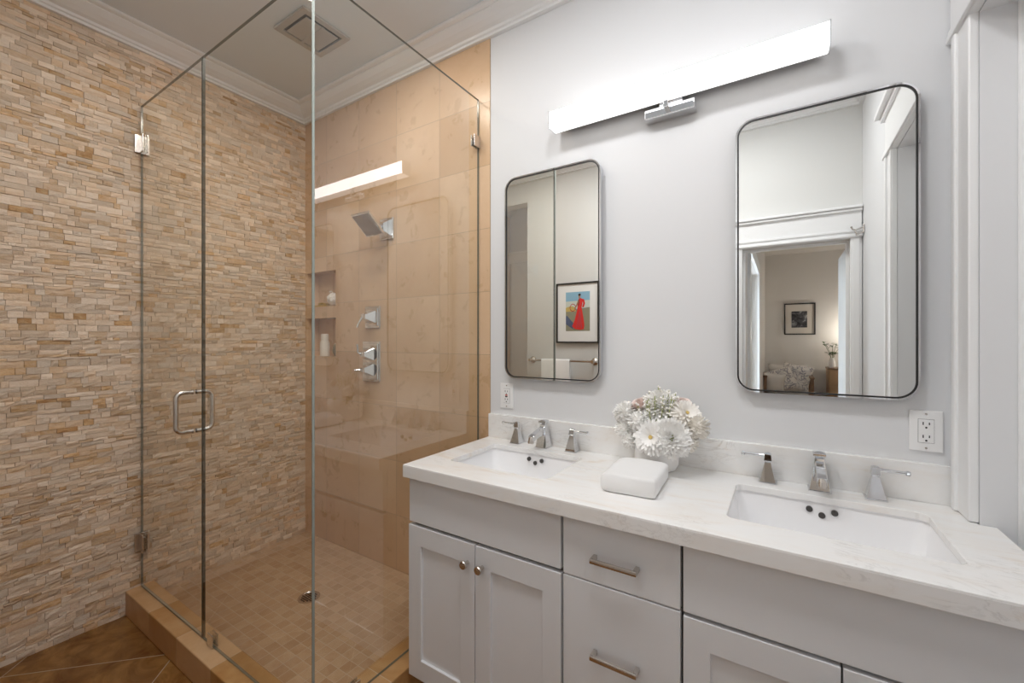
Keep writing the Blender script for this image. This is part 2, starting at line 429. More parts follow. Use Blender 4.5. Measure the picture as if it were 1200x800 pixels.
# closet doorway in the right wall: casing with header and cap, closed door
bm = BM()
add_box(bm, 3.121, 3.141, -.050, -.140, .897, 2.179, .004); add_box(bm, 3.113, 3.141, -.040, -.066, .897, 2.178, .004)
add_box(bm, 3.121, 3.141, -.811, -.915, 0, 2.179, .004); add_box(bm, 3.113, 3.141, -.90, -.925, 0, 2.178, .004); add_box(bm, 3.117, 3.141, -.8125, -.825, 0, 2.178, .003)
add_box(bm, 3.119, 3.141, -.01, -.935, 2.177, 2.36, .003)
for zz, hh, d in ((2.180, .020, .030), (2.203, .012, .026), (2.355, .02, .035), (2.375, .022, .055)): add_box(bm, 3.141-d, 3.141, -.005, -.945-d*.6, zz, zz+hh, .003)
add_box(bm, 3.205, 3.2195, -.1405, -.155, .0, 2.174, .002); add_box(bm, 3.205, 3.2195, -.795, -.8095, 0, 2.1735, .002)
struct('trim_6', bm, M_trim)
bm = BM(); add_box(bm, 3.222, 3.258, -.81, -.14, .01, 2.173, .002)
for zz0, zz1 in ((.25, .95), (1.1, 2.0)): add_box(bm, 3.219, 3.224, -.68, -.27, zz0, zz1, .002)
d2 = struct('door_2', bm, M_trim)
# alcove door with casing
bm = BM(); add_box(bm, 0.04, .5, -2.62, -2.585, 0, 2.25, .003)
for zz0, zz1 in ((.25, 1.0), (1.15, 2.1)): add_box(bm, .12, .42, -2.588, -2.575, zz0, zz1, .006)
struct('door_3', bm, M_trim)
bm = BM(); add_box(bm, .5, .60, -2.62, -2.57, 0, 2.36, .004); add_box(bm, .012, .60, -2.62, -2.57, 2.25, 2.36, .004); add_box(bm, .012, .61, -2.62, -2.56, 2.355, 2.38, .004)
struct('trim_7', bm, M_trim)
# bedroom window
bm = BM()
plate(bm, [(-3.05, .25), (-4.75, .25), (-4.75, 2.2), (-3.05, 2.2)], [[(-3.12, .33), (-3.86, .33), (-3.86, 2.13), (-3.12, 2.13)], [(-3.94, .33), (-4.68, .33), (-4.68, 2.13), (-3.94, 2.13)]], 'x', 2.33, 2.37)
plate(bm, [(-2.93, .1), (-4.87, .1), (-4.87, 2.34), (-2.93, 2.34)], [[(-3.05, .25), (-4.75, .25), (-4.75, 2.2), (-3.05, 2.2)]], 'x', 2.45, 2.475)
w1 = struct('window_1', bm, M_trim)
bm = BM()
for y0, y1 in ((-3.12, -3.86), (-3.94, -4.68)): add_box(bm, 2.345, 2.351, y0, y1, .33, 2.13)
obj('pane', bm, M_glass, w1)

# shower: raised pan, curb
sbox('floor_shower', (.0, 1.45, -.85, 0.0, .0, .058), M_sfloor)
bm = BM(); add_box(bm, .0, 1.536, -.935, -.82, 0, .12, .004)
struct('curb_front', bm, M_curb)
bm = BM(); add_box(bm, 1.405, 1.536, -.8195, 0, 0, .12, .004)
struct('curb_side', bm, M_curb_side)

# ------------------------------------------------------------------ vanity
V = thing('vanity_cabinet', 'long white shaker double vanity cabinet standing beside the glass shower', 'cabinet', (2.34, -.28, 0))
YF = -.535
bm = BM()
for b_ in ((1.546, 1.564), (2.1715, 2.1895), (2.503, 2.521), (3.118, 3.136)): add_box(bm, b_[0], b_[1], YF+.022, -.002, .10, .8475)
add_box(bm, 1.564, 3.118, YF+.022, -.002, .10, .118); add_box(bm, 1.564, 3.118, -.012, -.002, .118, .848)
add_box(bm, 1.564, 3.118, YF+.022, YF+.034, .118, .8465)
obj('carcass', bm, M_cab, V, bevel=.001)
bm = BM(); add_box(bm, 1.56, 3.13, YF+.0205, YF+.0219, .105, .845); obj('reveal_gap', bm, M_gap, V)
bm = BM(); add_box(bm, 1.56, 3.13, YF+.09, -.03, .002, .10); obj('toe_kick', bm, M_cab, V)
def slab_front(name, x0, x1, z0, z1):
    bm = BM(); add_box(bm, x0, x1, YF, YF+.02, z0, z1, .0018); return obj(name, bm, M_cab, V)
def shaker(x0, x1, z0, z1, st=.062, rl=.072):
    bm = BM()
    plate(bm, [(x0, z0), (x1, z0), (x1, z1), (x0, z1)], [[(x0+st, z0+rl), (x0+st, z1-rl), (x1-st, z1-rl), (x1-st, z0+rl)]], 'y', YF, YF+.02)
    d = obj('door', bm, M_cab, V, bevel=.0018)
    bm = BM(); add_box(bm, x0+st-.004, x1-st+.004, YF+.009, YF+.018, z0+rl-.004, z1-rl+.004); obj('door_panel', bm, M_cab, d)
    return d
def knob(par, x, z):
    bm = BM(); add_lathe(bm, [(.0062, 0), (.0058, -.016), (.0125, -.019), (.0142, -.023), (.0142, -.028), (.0125, -.0305), (0, -.031)], (x, YF, z), 24, 'y')
    obj('knob', bm, M_nickel, par, smooth=35)
def pull(par, xc, z, w=.118):
    bm = BM()
    for s in (-1, 1): add_box(bm, xc+s*w/2-.0055, xc+s*w/2+.0055, YF-.030, YF, z-.0065, z+.0065, .0015)
    add_box(bm, xc-w/2-.0055, xc+w/2+.0055, YF-.034, YF-.025, z-.0065, z+.0065, .002)
    obj('pull', bm, M_nickel, par, smooth=35)
slab_front('false_front', 1.550, 2.176, .680, .844)
da = shaker(1.546, 1.856, .105, .668); knob(da, 1.828, .604)
db = shaker(1.8595, 2.176, .105, .668); knob(db, 1.890, .604)
dr = slab_front('drawer', 2.184, 2.509, .674, .844); pull(dr, 2.343, .748)
dr = slab_front('drawer', 2.184, 2.509, .334, .670); pull(dr, 2.343, .482)
dr = slab_front('drawer', 2.184, 2.509, .105, .330); pull(dr, 2.343, .24)
slab_front('false_front', 2.516, 3.134, .674, .844)
dc = shaker(2.516, 2.830, .105, .664); knob(dc, 2.802, .60)
dd = shaker(2.834, 3.134, .105, .664); knob(dd, 2.862, .60)

ZC, ZB = .8953, .8485
SINKS = [(1.648, 2.070, -.425, -.118), (2.602, 3.048, -.432, -.125)]
CT = thing('countertop', 'warm veined white marble worktop with backsplash over the white vanity', 'countertop', (2.34, -.28, ZB))
bm = BM()
outer = [(1.5415, -.5604), (3.171, -.5604), (3.171, -.145), (3.1395, -.145), (3.1395, -.001), (1.5415, -.001)]
plate(bm, outer, [rrect(*s, .022, 5)[::-1] for s in SINKS], 'z', ZC-.02, ZC)
add_box(bm, 1.5411, 3.1712, -.5608, -.5365, ZB, ZC-.0028); add_box(bm, 1.5410, 1.5455, -.5364, -.0015, ZB, ZC-.0028)
obj('slab', bm, M_marble, CT, bevel=.003)
bm = BM(); add_box(bm, 1.5425, 3.1195, -.0215, -.0005, ZC, 1.005, .0015); obj('backsplash', bm, M_marble, CT)

def sink(i, label):
    x0, x1, y0, y1 = SINKS[i]; cx, cy = (x0+x1)/2, (y0+y1)/2
    t = thing('sink', label, 'sink', (cx, cy, ZC-.18), 0, 'undermount sinks')
    bm = BM(); e = .006; zt = ZC-.0205
    rings = []
    for (dx, dz, r) in ((-.03, 0, .03), (e*-1, 0, .024), (-e, -.004, .024), (.004, -.03, .026), (.012, -.105, .03), (.022, -.128, .04), (.045, -.14, .05), (.12, -.146, .03)):
        rings.append([(p[0], p[1], zt+dz) for p in rrect(x0+dx, x1-dx, y0+dx, y1-dx, r, 6)])
    add_rings(bm, rings, cap0=False, cap1=True)
    # outside of the bowl
    rings2 = [[(p[0], p[1], zt+dz) for p in rrect(x0+dx, x1-dx, y0+dx, y1-dx, r, 6)] for dx, dz, r in ((-.03, 0, .03), (-.03, -.012, .03), (-.014, -.014, .03), (0, -.11, .03), (.04, -.152, .04))]
    add_rings(bm, rings2, cap0=False, cap1=True)
    obj('bowl', bm, M_porc, t, smooth=50)
    for dx, dz in ((-.03, .0), (0, -.013), (.03, .0)):
        bm = BM(); add_lathe(bm, [(.0, -.003), (.0062, -.003), (.0085, -.002), (.0085, .004), (0, .004)], (cx+dx-.002, y1-.0055, ZC-.040+dz), 18, 'y'); obj('overflow_hole', bm, M_hole, t, smooth=40)
    bm = BM(); add_lathe(bm, [(.03, 0), (.03, .003), (.022, .004), (.02, .001), (0, .001)], (cx, cy, zt-.1445), 24); obj('drain', bm, M_chrome, t, smooth=40)
sink(0, 'rectangular white basin sunk in the marble beside the shower glass')
sink(1, 'rectangular white basin sunk in the marble under the larger clear mirror beside the door casing')

def faucet(xs, label):
    t = thing('faucet', label, 'faucet', (xs[1], -.055, ZC), 0, 'widespread chrome faucets')
    yb = -.058
    for x, s in ((xs[0], -1), (xs[2], 1)):
        bm = BM()
        frustum(bm, (x, yb), .0255, .0255, ZC, ZC+.004); frustum(bm, (x, yb), .0225, .0085, ZC+.004, ZC+.066)
        frustum(bm, (x, yb), .0085, .0112, ZC+.066, ZC+.070); frustum(bm, (x, yb), .0112, .0098, ZC+.070, ZC+.092); frustum(bm, (x, yb), .0098, .004, ZC+.092, ZC+.096)
        hd = obj('handle', bm, M_chrome, t, bevel=.001)
        bm = BM()
        add_tube(bm, [(x+s*.008, yb, ZC+.084), (x+s*.016, yb, ZC+.0845), (x+s*.055, yb-.004, ZC+.085), (x+s*.066, yb-.005, ZC+.085)], [.0066, .0056, .0052, .0052], 12)
        add_tube(bm, [(x+s*.064, yb-.005, ZC+.085), (x+s*.067, yb-.005, ZC+.085), (x+s*.073, yb-.006, ZC+.085), (x+s*.075, yb-.006, ZC+.085)], [.005, .0078, .0078, .006], 12)
        obj('lever', bm, M_chrome, hd, smooth=35)
    x = xs[1]
    bm = BM()
    frustum(bm, (x, yb), .029, .029, ZC, ZC+.004); frustum(bm, (x, yb), .026, .0115, ZC+.004, ZC+.098)
    frustum(bm, (x, yb), .0115, .0165, ZC+.098, ZC+.106); frustum(bm, (x, yb), .0165, .0165, ZC+.106, ZC+.114); frustum(bm, (x, yb), .0165, .006, ZC+.114, ZC+.119)
    body = obj('spout_body', bm, M_chrome, t, bevel=.001)
    bm = BM()
    sec = [(yb-.004, ZC+.092, .058, .0105), (yb-.03, ZC+.0865, .056, .011), (yb-.06, ZC+.080, .054, .0115), (yb-.09, ZC+.073, .050, .012), (yb-.112, ZC+.066, .044, .0125)]
    rings = [[Vector((x-w, y, zt)), Vector((x+w, y, zt)), Vector((x+w, y, ZC+zb)), Vector((x-w, y, ZC+zb))] for y, zt, zb, w in sec]
    add_rings(bm, rings)
    obj('spout', bm, M_chrome, t, bevel=.0015)
    bm = BM(); add_tube(bm, [(x, yb-.103, ZC+.06), (x, yb-.110, ZC+.044), (x, yb-.112, ZC+.037)], [.0115, .0125, .0115], 16); obj('aerator', bm, M_nickel, t, smooth=40)
faucet((1.727, 1.862, 1.995), 'chrome faucet with two lever handles at the sink nearest the shower')
faucet((2.686, 2.821, 2.953), 'chrome faucet with two lever handles at the sink under the right-hand mirror')

# ------------------------------------------------------------------ mirrors and vanity light
def mirror(x0, x1, z0, z1, r, label):
    t = thing('wall_mirror', label, 'mirror', ((x0+x1)/2, 0, z0), 0, 'rounded metal framed mirrors')
    bm = BM()
    plate(bm, rrect(x0, x1, z0, z1, r, 10), [rrect(x0+.005, x1-.005, z0+.005, z1-.005, r-.005, 10)[::-1]], 'y', -.033, -.002)
    obj('frame', bm, M_chrome, t, smooth=30)
    bm = BM(); plate(bm, rrect(x0+.0048, x1-.0048, z0+.0048, z1-.0048, r-.0048, 10), [rrect(x0+.0098, x1-.0098, z0+.0098, z1-.0098, r-.0098, 10)[::-1]], 'y', -.0325, -.004); obj('dark_inner_bezel', bm, M_blackframe, t, smooth=30)
    bm = BM(); plate(bm, rrect(x0+.0049, x1-.0049, z0+.0049, z1-.0049, r-.0049, 10), [], 'y', -.030, -.004); obj('mirror_glass', bm, M_mirror, t)
mirror(1.645, 2.108, 1.181, 2.096, .055, 'rounded mirror beside the shower reflecting a red dress picture')
mirror(2.591, 3.055, 1.181, 2.098, .055, 'rounded mirror beside the door casing reflecting an open doorway')

t = thing('vanity_light', 'long glowing white bar light on chrome bracket above the mirrors', 'light', (2.375, 0, 2.2))
bm = BM(); add_box(bm, 1.911, 2.844, -.10, -.0965, 2.236, 2.300, .001); obj('front_lens', bm, emit('lit_front_lens', (1, .99, .975), BAR_LIGHT), t)
bm = BM(); add_box(bm, 1.9112, 2.8438, -.0964, -.042, 2.234, 2.302, .003); obj('diffuser', bm, emit('lit_acrylic_body', (1, .99, .975), .78), t)
for x in (1.908, 2.8445):
    bm = BM(); add_box(bm, x, x+.003, -.102, -.04, 2.232, 2.304, .0008); obj('end_cap', bm, M_chrome, t)
bm = BM(); add_box(bm, 1.92, 2.835, -.0415, -.03, 2.238, 2.298, .002); obj('backing_channel', bm, M_chrome, t)
bm = BM(); add_box(bm, 2.335, 2.42, -.03, -.001, 2.21, 2.33, .003); obj('wall_plate', bm, M_chrome, t)
bm = BM(); add_box(bm, 2.287, 2.464, -.048, -.001, 2.184, 2.219, .004); add_box(bm, 2.362, 2.378, -.075, -.02, 2.200, 2.236, .002); obj('bracket', bm, M_chrome, t)

# ------------------------------------------------------------------ outlets
def outlet(xc, zc, label, gfci=False):
    t = thing('wall_outlet', label, 'outlet', (xc, 0, zc), 0, 'wall outlets')
    bm = BM(); add_box(bm, xc-.036, xc+.036, -.006, -.0005, zc-.0585, zc+.0585, .0025); obj('cover_plate', bm, M_plastic, t)
    bm = BM(); add_box(bm, xc-.0172, xc+.0172, -.0066, -.004, zc-.034, zc+.034, .0003); obj('insert_gap', bm, M_gap, t)
    bm = BM(); add_box(bm, xc-.0165, xc+.0165, -.0078, -.004, zc-.0332, zc+.0332, .0006); ins = obj('receptacle', bm, M_plastic, t)
    bm = BM()
    for s in (1, -1):
        z0 = zc+s*.0185
        for dx, hh in ((-.0065, .0042), (.0065, .0035)): add_box(bm, xc+dx-.0012, xc+dx+.0012, -.0084, -.007, z0+.003-hh, z0+.003+hh)
        add_lathe(bm, [(.0026, -.0084), (.0026, -.007)], (xc, 0, z0-.0085), 10, 'y')
    obj('slots', bm, M_black, ins)
    if gfci:
        for z0, m_ in ((zc+.0035, M_red), (zc-.0035, M_black)):
            bm = BM(); add_box(bm, xc-.006, xc+.006, -.0098, -.007, z0-.0025, z0+.0025, .0005); obj('button', bm, m_, ins)
    for s in (1, -1):
        bm = BM(); add_lathe(bm, [(.0028, -.0075), (.0028, -.005)], (xc, 0, zc+s*.0485), 10, 'y'); obj('screw', bm, M_nickel, t)
outlet(3.0715, 1.0955, 'white outlet plate beside the door casing with plain paired sockets')
outlet(1.637, 1.094, 'white outlet plate beside the tiled wall with a red test button', True)

# ------------------------------------------------------------------ shower glass
YG, XG, ZT, ZCB = -.874, 1.4713, 2.528, .120
def pane(name, b, parent):
    """glass slab whose thin edge faces are green"""
    bm = BM(); add_box(bm, *b)
    bm.faces.ensure_lookup_table()
    dims = [b[1]-b[0], b[3]-b[2], b[5]-b[4]]; thin = [abs(d) for d in dims].index(min(abs(d) for d in dims))
    bm.normal_update()
    for f in bm.faces:
        f.material_index = 0 if abs(f.normal[thin]) > .9 else 1
    return obj(name, bm, [M_glass, M_edge], parent)
t = thing('shower_door', 'hinged clear glass shower door with chrome pull handle beside the stone wall', 'door', (.35, YG, ZCB))
pane('glass_panel', (.014, .699, YG-.0048, YG+.0048, ZCB+.008, ZT), t)
for zc_ in (2.335, .345):
    bm = BM(); add_box(bm, .0125, .062, YG-.013, YG-.0065, zc_-.045, zc_+.045, .002); add_box(bm, .0125, .062, YG+.0065, YG+.013, zc_-.045, zc_+.045, .002)
    add_box(bm, .012, .02, YG-.013, YG+.013, zc_-.02, zc_+.02, .002); h_ = obj('hinge', bm, M_nickel, t)
    bm = BM(); add_box(bm, .0118, .018, YG-.03, YG+.03, zc_-.045, zc_+.045, .002); obj('wall_leaf', bm, M_nickel, h_)
def dpull(s):
    y0 = YG+s*.0065; y1 = YG+s*.066; zt, zb, r = 1.135, .970, .024; pts = [(.618, y0, zt), (.618, y1-s*r, zt)]
    for k in range(1, 7):
        a = PI/2*k/6; pts.append((.618, y1-s*r+s*r*math.sin(a), zt-r+r*math.cos(a)))
    for k in range(0, 7):
        a = PI/2*k/6; pts.append((.618, y1-s*r+s*r*math.cos(a), zb+r-r*math.sin(a)))
    pts.append((.618, y0, zb)); bm = BM(); add_tube(bm, pts, .0095, 14)
    for zz in (zt, zb): add_lathe(bm, [(.0115, y0), (.0115, y0+s*.004)], (.618, 0, zz), 14, 'y')
    obj('pull_handle', bm, M_nickel, t, smooth=40)
dpull(-1); dpull(1)
bm = BM(); add_box(bm, .016, .698, YG-.004, YG+.004, ZCB+.0006, ZCB+.0085); obj('bottom_seal', bm, M_floorjoint, t)
bm = BM(); add_box(bm, .6992, .7078, YG-.0051, YG+.0051, ZCB+.01, ZT+.0005); obj('edge_seal', bm, M_seal, t)

t = thing('front_glass_panel', 'fixed clear glass shower panel between the door and the glass corner', 'glass panel', (1.08, YG, ZCB))
pane('glass_panel', (.7065, XG+.0047, YG-.0048, YG+.0048, ZCB+.002, ZT), t)
bm = BM(); add_box(bm, XG+.0049, XG+.0068, YG-.0044, YG+.004, ZCB+.003, ZT); obj('corner_bead', bm, M_bead, t)
def clip(t, x0, x1, y0, y1, z0, z1):
    bm = BM(); add_box(bm, x0, x1, y0, y1, z0, z1, .0015); obj('clip', bm, M_nickel, t)
clip(t, .765, .81, YG-.012, YG-.0065, ZCB+.001, ZCB+.052); clip(t, .765, .81, YG+.0065, YG+.012, ZCB+.001, ZCB+.052)
t = thing('side_glass_panel', 'fixed clear glass shower panel between the corner and the tiled wall', 'glass panel', (XG, -.44, ZCB))
pane('glass_panel', (XG-.0048, XG+.0048, YG+.0054, -.0085, ZCB+.002, ZT), t)
for y0, y1, z0, z1 in ((-.052, -.0055, 2.29, 2.345), (-.052, -.0055, .3, .355), (-.745, -.70, ZCB+.001, ZCB+.05)):
    clip(t, XG-.012, XG-.0065, y0, y1, z0, z1); clip(t, XG+.0065, XG+.012, y0, y1, z0, z1)

# ------------------------------------------------------------------ shower fittings
def pyramid_on_wall(bm, x, zc_, s0, s1, y0, y1):
    rings = [[Vector((x+a*s, y, zc_+b*s)) for a, b in ((-1, -1), (1, -1), (1, 1), (-1, 1))] for s, y in ((s0, y0), (s1, y1))]
    add_rings(bm, rings)
W0 = -.0045
t = thing('shower_valve', 'chrome square shower valve with single lever above the double control', 'valve', (.697, W0, 1.43))
bm = BM(); add_box(bm, .632, .762, W0-.010, W0, 1.425, 1.553, .004); add_box(bm, .645, .749, W0-.016, W0-.009, 1.438, 1.54, .003); obj('plate', bm, M_chrome, t)
bm = BM(); pyramid_on_wall(bm, .697, 1.49, .036, .012, W0-.016, W0-.07); pyramid_on_wall(bm, .697, 1.49, .015, .013, W0-.07, W0-.082); h_ = obj('hub', bm, M_chrome, t, bevel=.0012)
bm = BM(); add_tube(bm, [(.694, W0-.078, 1.487), (.680, W0-.094, 1.445), (.676, W0-.098, 1.427)], [.006, .005, .0065], 12); obj('lever', bm, M_chrome, h_, smooth=40)
t = thing('shower_control', 'chrome rectangular double shower control with two pyramid handles', 'valve', (.686, W0, 1.115))
bm = BM(); add_box(bm, .61, .762, W0-.010, W0, 1.112, 1.347, .004); add_box(bm, .622, .75, W0-.016, W0-.009, 1.124, 1.335, .003); obj('plate', bm, M_chrome, t)
for zc_, kind in ((1.272, 1), (1.182, 0)):
    bm = BM(); pyramid_on_wall(bm, .686, zc_, .036, .012, W0-.016, W0-.066); pyramid_on_wall(bm, .686, zc_, .015, .012, W0-.066, W0-.078); h_ = obj('hub', bm, M_chrome, t, bevel=.0012)
    bm = BM()
    if kind: add_tube(bm, [(.684, W0-.074, zc_), (.670, W0-.088, zc_+.012), (.668, W0-.09, zc_+.06)], [.006, .005, .0065], 12)
    else: add_tube(bm, [(.684, W0-.074, zc_), (.664, W0-.094, zc_), (.658, W0-.1, zc_)], [.006, .006, .008], 12)
    obj('lever', bm, M_chrome, h_, smooth=40)
# shower head: square head tilted down and out from the tiled wall
t = thing('showerhead', 'square tilted chrome shower head high on the tiled wall', 'shower head', (.81, W0, 2.02))
bm = BM(); add_box(bm, .765, .875, W0-.012, W0, 1.93, 2.05, .003); pyramid_on_wall(bm, .82, 1.99, .05, .022, W0-.011, W0-.05); obj('wall_flange', bm, M_chrome, t, bevel=.001)
bm = BM(); add_tube(bm, [(.82, W0-.045, 1.99), (.812, W0-.065, 1.994), (.80, W0-.088, 2.012)], .013, 14); obj('arm', bm, M_chrome, t, smooth=40)
Mh = Matrix.Translation((.793, W0-.112, 2.0)) @ Matrix.Rotation(math.radians(-42), 4, 'X')
bm = BM(); frustum(bm, (0, 0), .073, .073, -.012, 0, M=Mh); frustum(bm, (0, 0), .073, .018, 0, .04, M=Mh); hd = obj('head', bm, M_chrome, t, bevel=.0015)
bm = BM(); frustum(bm, (0, 0), .064, .064, -.0145, -.0118, M=Mh); obj('spray_face', bm, M_steel, hd)
# drain
t = thing('shower_drain', 'round dark bronze drain in the mosaic shower floor', 'drain', (.715, -.418, .058))
bm = BM(); add_lathe(bm, [(.052, .0), (.052, .003), (.046, .0035), (.044, .0015), (0, .0015)], (.715, -.418, .0584), 32); obj('drain_ring', bm, M_nickel, t, smooth=40)
bm = BM()
for i in range(-3, 4):
    for j in range(-3, 4):
        if i*i+j*j < 10.5: add_lathe(bm, [(.0043, 0), (.0043, .0006)], (.715+i*.0112, -.418+j*.0112, .0602), 8)
obj('drain_holes', bm, M_black, t)
# ceiling vent
t = thing('ceiling_vent', 'square grey exhaust vent grille on the ceiling above the shower', 'vent', (.748, -.417, H))
x0, x1, y0, y1 = .622, .874, -.545, -.292
bm = BM(); plate(bm, [(x0, y0), (x1, y0), (x1, y1), (x0, y1)], [[(x0+.03, y0+.03), (x0+.03, y1-.03), (x1-.03, y1-.03), (x1-.03, y0+.03)]], 'z', H-.012, H-.0005); obj('vent_frame', bm, M_vent, t, bevel=.003)
bm = BM(); add_box(bm, x0+.03, x1-.03, y0+.03, y1-.03, H-.003, H-.0012); obj('duct_opening', bm, M_ventdark, t)
bm = BM(); add_box(bm, x0+.042, x1-.042, y0+.042, y1-.042, H-.014, H-.009, .002); add_box(bm, x0+.036, x1-.036, -.425, -.41, H-.0165, H-.012, .001); obj('grille', bm, M_vent, t)

# niche contents
t = thing('bath_puff', 'pale net bath puff in the upper shower niche', 'bath puff', (.262, .035, 1.574))
bm = BM(); bmesh.ops.create_icosphere(bm, subdivisions=4, radius=.042)
for v in bm.verts:
    n_ = noise.noise(v.co*60)+.6*noise.noise(v.co*130); v.co *= 1+.16*n_
    v.co += Vector((.262, .035, 1.574+.046))
obj('net_ball', bm, M_puff, t, smooth=60)
bm = BM(); add_tube(bm, [(.262, .035, 1.655), (.258, .02, 1.672), (.264, .0, 1.668), (.27, .012, 1.652)], .0022, 8); obj('cord_loop', bm, M_puff, t)
bm = BM(); add_box(bm, .08, .20, .012, .075, 1.5745, 1.586, .004); add_box(bm, .10, .135, .025, .062, 1.5855, 1.606, .006); add_box(bm, .15, .185, .025, .06, 1.5855, 1.598, .004)
tag(obj('soap_dish', bm, M_gold, smooth=40, origin=(.14, .04, 1.5745)), 'low gold soap dish in the upper shower niche', 'soap dish')
t = thing('lotion_bottle', 'pale lotion bottle standing in the lower shower niche', 'bottle', (.17, .03, 1.248))
bm = BM(); add_lathe(bm, [(.026, 0), (.03, .004), (.03, .085), (.026, .098), (.022, .105)], (.17, .03, 1.2484), 24); obj('bottle_body', bm, M_soap, t, smooth=40)
bm = BM(); add_lathe(bm, [(.024, 0), (.024, .038), (.022, .042)], (.17, .03, 1.3535), 24); obj('cap', bm, M_soap, t, smooth=40)
bm = BM(); bmesh.ops.create_uvsphere(bm, u_segments=20, v_segments=12, radius=1)
for v in bm.verts:
    n_ = 1+.08*noise.noise(v.co*5)
    v.co = Vector((.245+v.co.x*.03*n_, .064+v.co.y*.018*n_, 1.292+v.co.z*.043*n_))
for f in bm.faces: f.smooth = True
tag(obj('bath_sponge', bm, M_spongeg, origin=(.245, .064, 1.249)), 'dark grey green bath sponge behind the lotion bottle in the lower niche', 'sponge')

# ------------------------------------------------------------------ towel on the counter
def folded_towel():
    bm = BM(); L_, W_, T = .165, .215, .056
    nx, ny = 30, 36
    # three folded layers, each a flattened rounded slab; rounded fold along the two visible edges
    rings = []
    for i in range(41):
        u = -1+2*i/40; y = u*W_/2; e_ = min(1, (1-abs(u))*W_/2/.012); rnd = math.sqrt(max(0, 1-(1-e_)**2)); rg = []
        for k in range(48):
            a = 2*PI*k/48; c, s_ = math.cos(a), math.sin(a); hz = T/2
            px = L_/2*math.copysign(abs(c)**(.30 if c < 0 else .22), c); pz = hz*math.copysign(abs(s_)**(.5 if c < 0 else .34), s_)
            if c > .35: px -= .0035*math.exp(-((pz-.004)/.0022)**2)+.0035*math.exp(-((pz+.011)/.0022)**2)
            p = Vector((px*(.97+.03*rnd), y, hz+pz*(.84+.16*rnd)))
            top = p.z/T
            p.z += top*(.004*noise.noise(Vector((p.x*14, p.y*14, 0)))+.0016*noise.noise(p*45)-.006*(p.x/L_+.5)*0); p.y += .0015*noise.noise(p*30); p.x += .0012*noise.noise(p*33+Vector((5, 0, 0)))
            p.z = max(p.z, .0004); rg.append(p)
        rings.append(rg)
    add_rings(bm, rings)
    M_ = Matrix.Translation((2.333, -.318, ZC+.0006)) @ Matrix.Rotation(math.radians(3), 4, 'Z')
    bm.transform(M_)
    o = obj('folded_towel', bm, M_terry, smooth=70, origin=(2.333, -.318, ZC))
    return tag(o, 'folded white terry towel on the marble counter in front of the flowers', 'towel')
folded_towel()

# ------------------------------------------------------------------ vase and flowers
VC = (2.345, -.105)
t = thing('vase', 'low round matte white vase behind the folded towel', 'vase', (*VC, ZC))
bm = BM()
add_lathe(bm, [(.050, .0006), (.066, .006), (.074, .022), (.0755, .05), (.0755, .092), (.0745, .095), (.070, .094), (.070, .05), (.068, .02), (.05, .012)], (*VC, ZC), 48)
obj('vase_body', bm, M_vase, t, smooth=50)

def petal(bm, base, d, up, ln, w, curl, cup=.3, mi=0):
    """spoon petal from base along d, rising with curl towards up"""
    d, up = d.normalized(), up.normalized(); s = d.cross(up).normalized(); prev = None
    for i, (f, ww) in enumerate(((0, .35), (.35, .8), (.7, 1), (.93, .7), (1, .22))):
        c = base+d*(ln*f)+up*(curl*ln*f*f)
        row = [bm.verts.new(c-s*w*ww/2+up*cup*w*ww*.35), bm.verts.new(c), bm.verts.new(c+s*w*ww/2+up*cup*w*ww*.35)]
        if prev:
            for k in (0, 1):
                fc = bm.faces.new((prev[k], prev[k+1], row[k+1], row[k])); fc.smooth = True; fc.material_index = mi
        prev = row
def axes(n):
    n = Vector(n).normalized(); a = n.cross(Vector((0, 0, 1)) if abs(n.z) < .9 else Vector((1, 0, 0))).normalized(); return n, a, n.cross(a)
def stem_to(t, c, bottom, r=.0022):
    b = Vector(bottom); c = Vector(c); mid = (b+c)/2+Vector((0, 0, .012)); bm = BM(); add_tube(bm, [b, mid, c], r, 8); obj('stem', bm, M_stemg, t, smooth=60)
def stem_foot(c):
    v = Vector((c[0]-VC[0], c[1]-VC[1], 0)); v = v*(.035/max(v.length, .035)); return (VC[0]+v.x, VC[1]+v.y, ZC+.05)
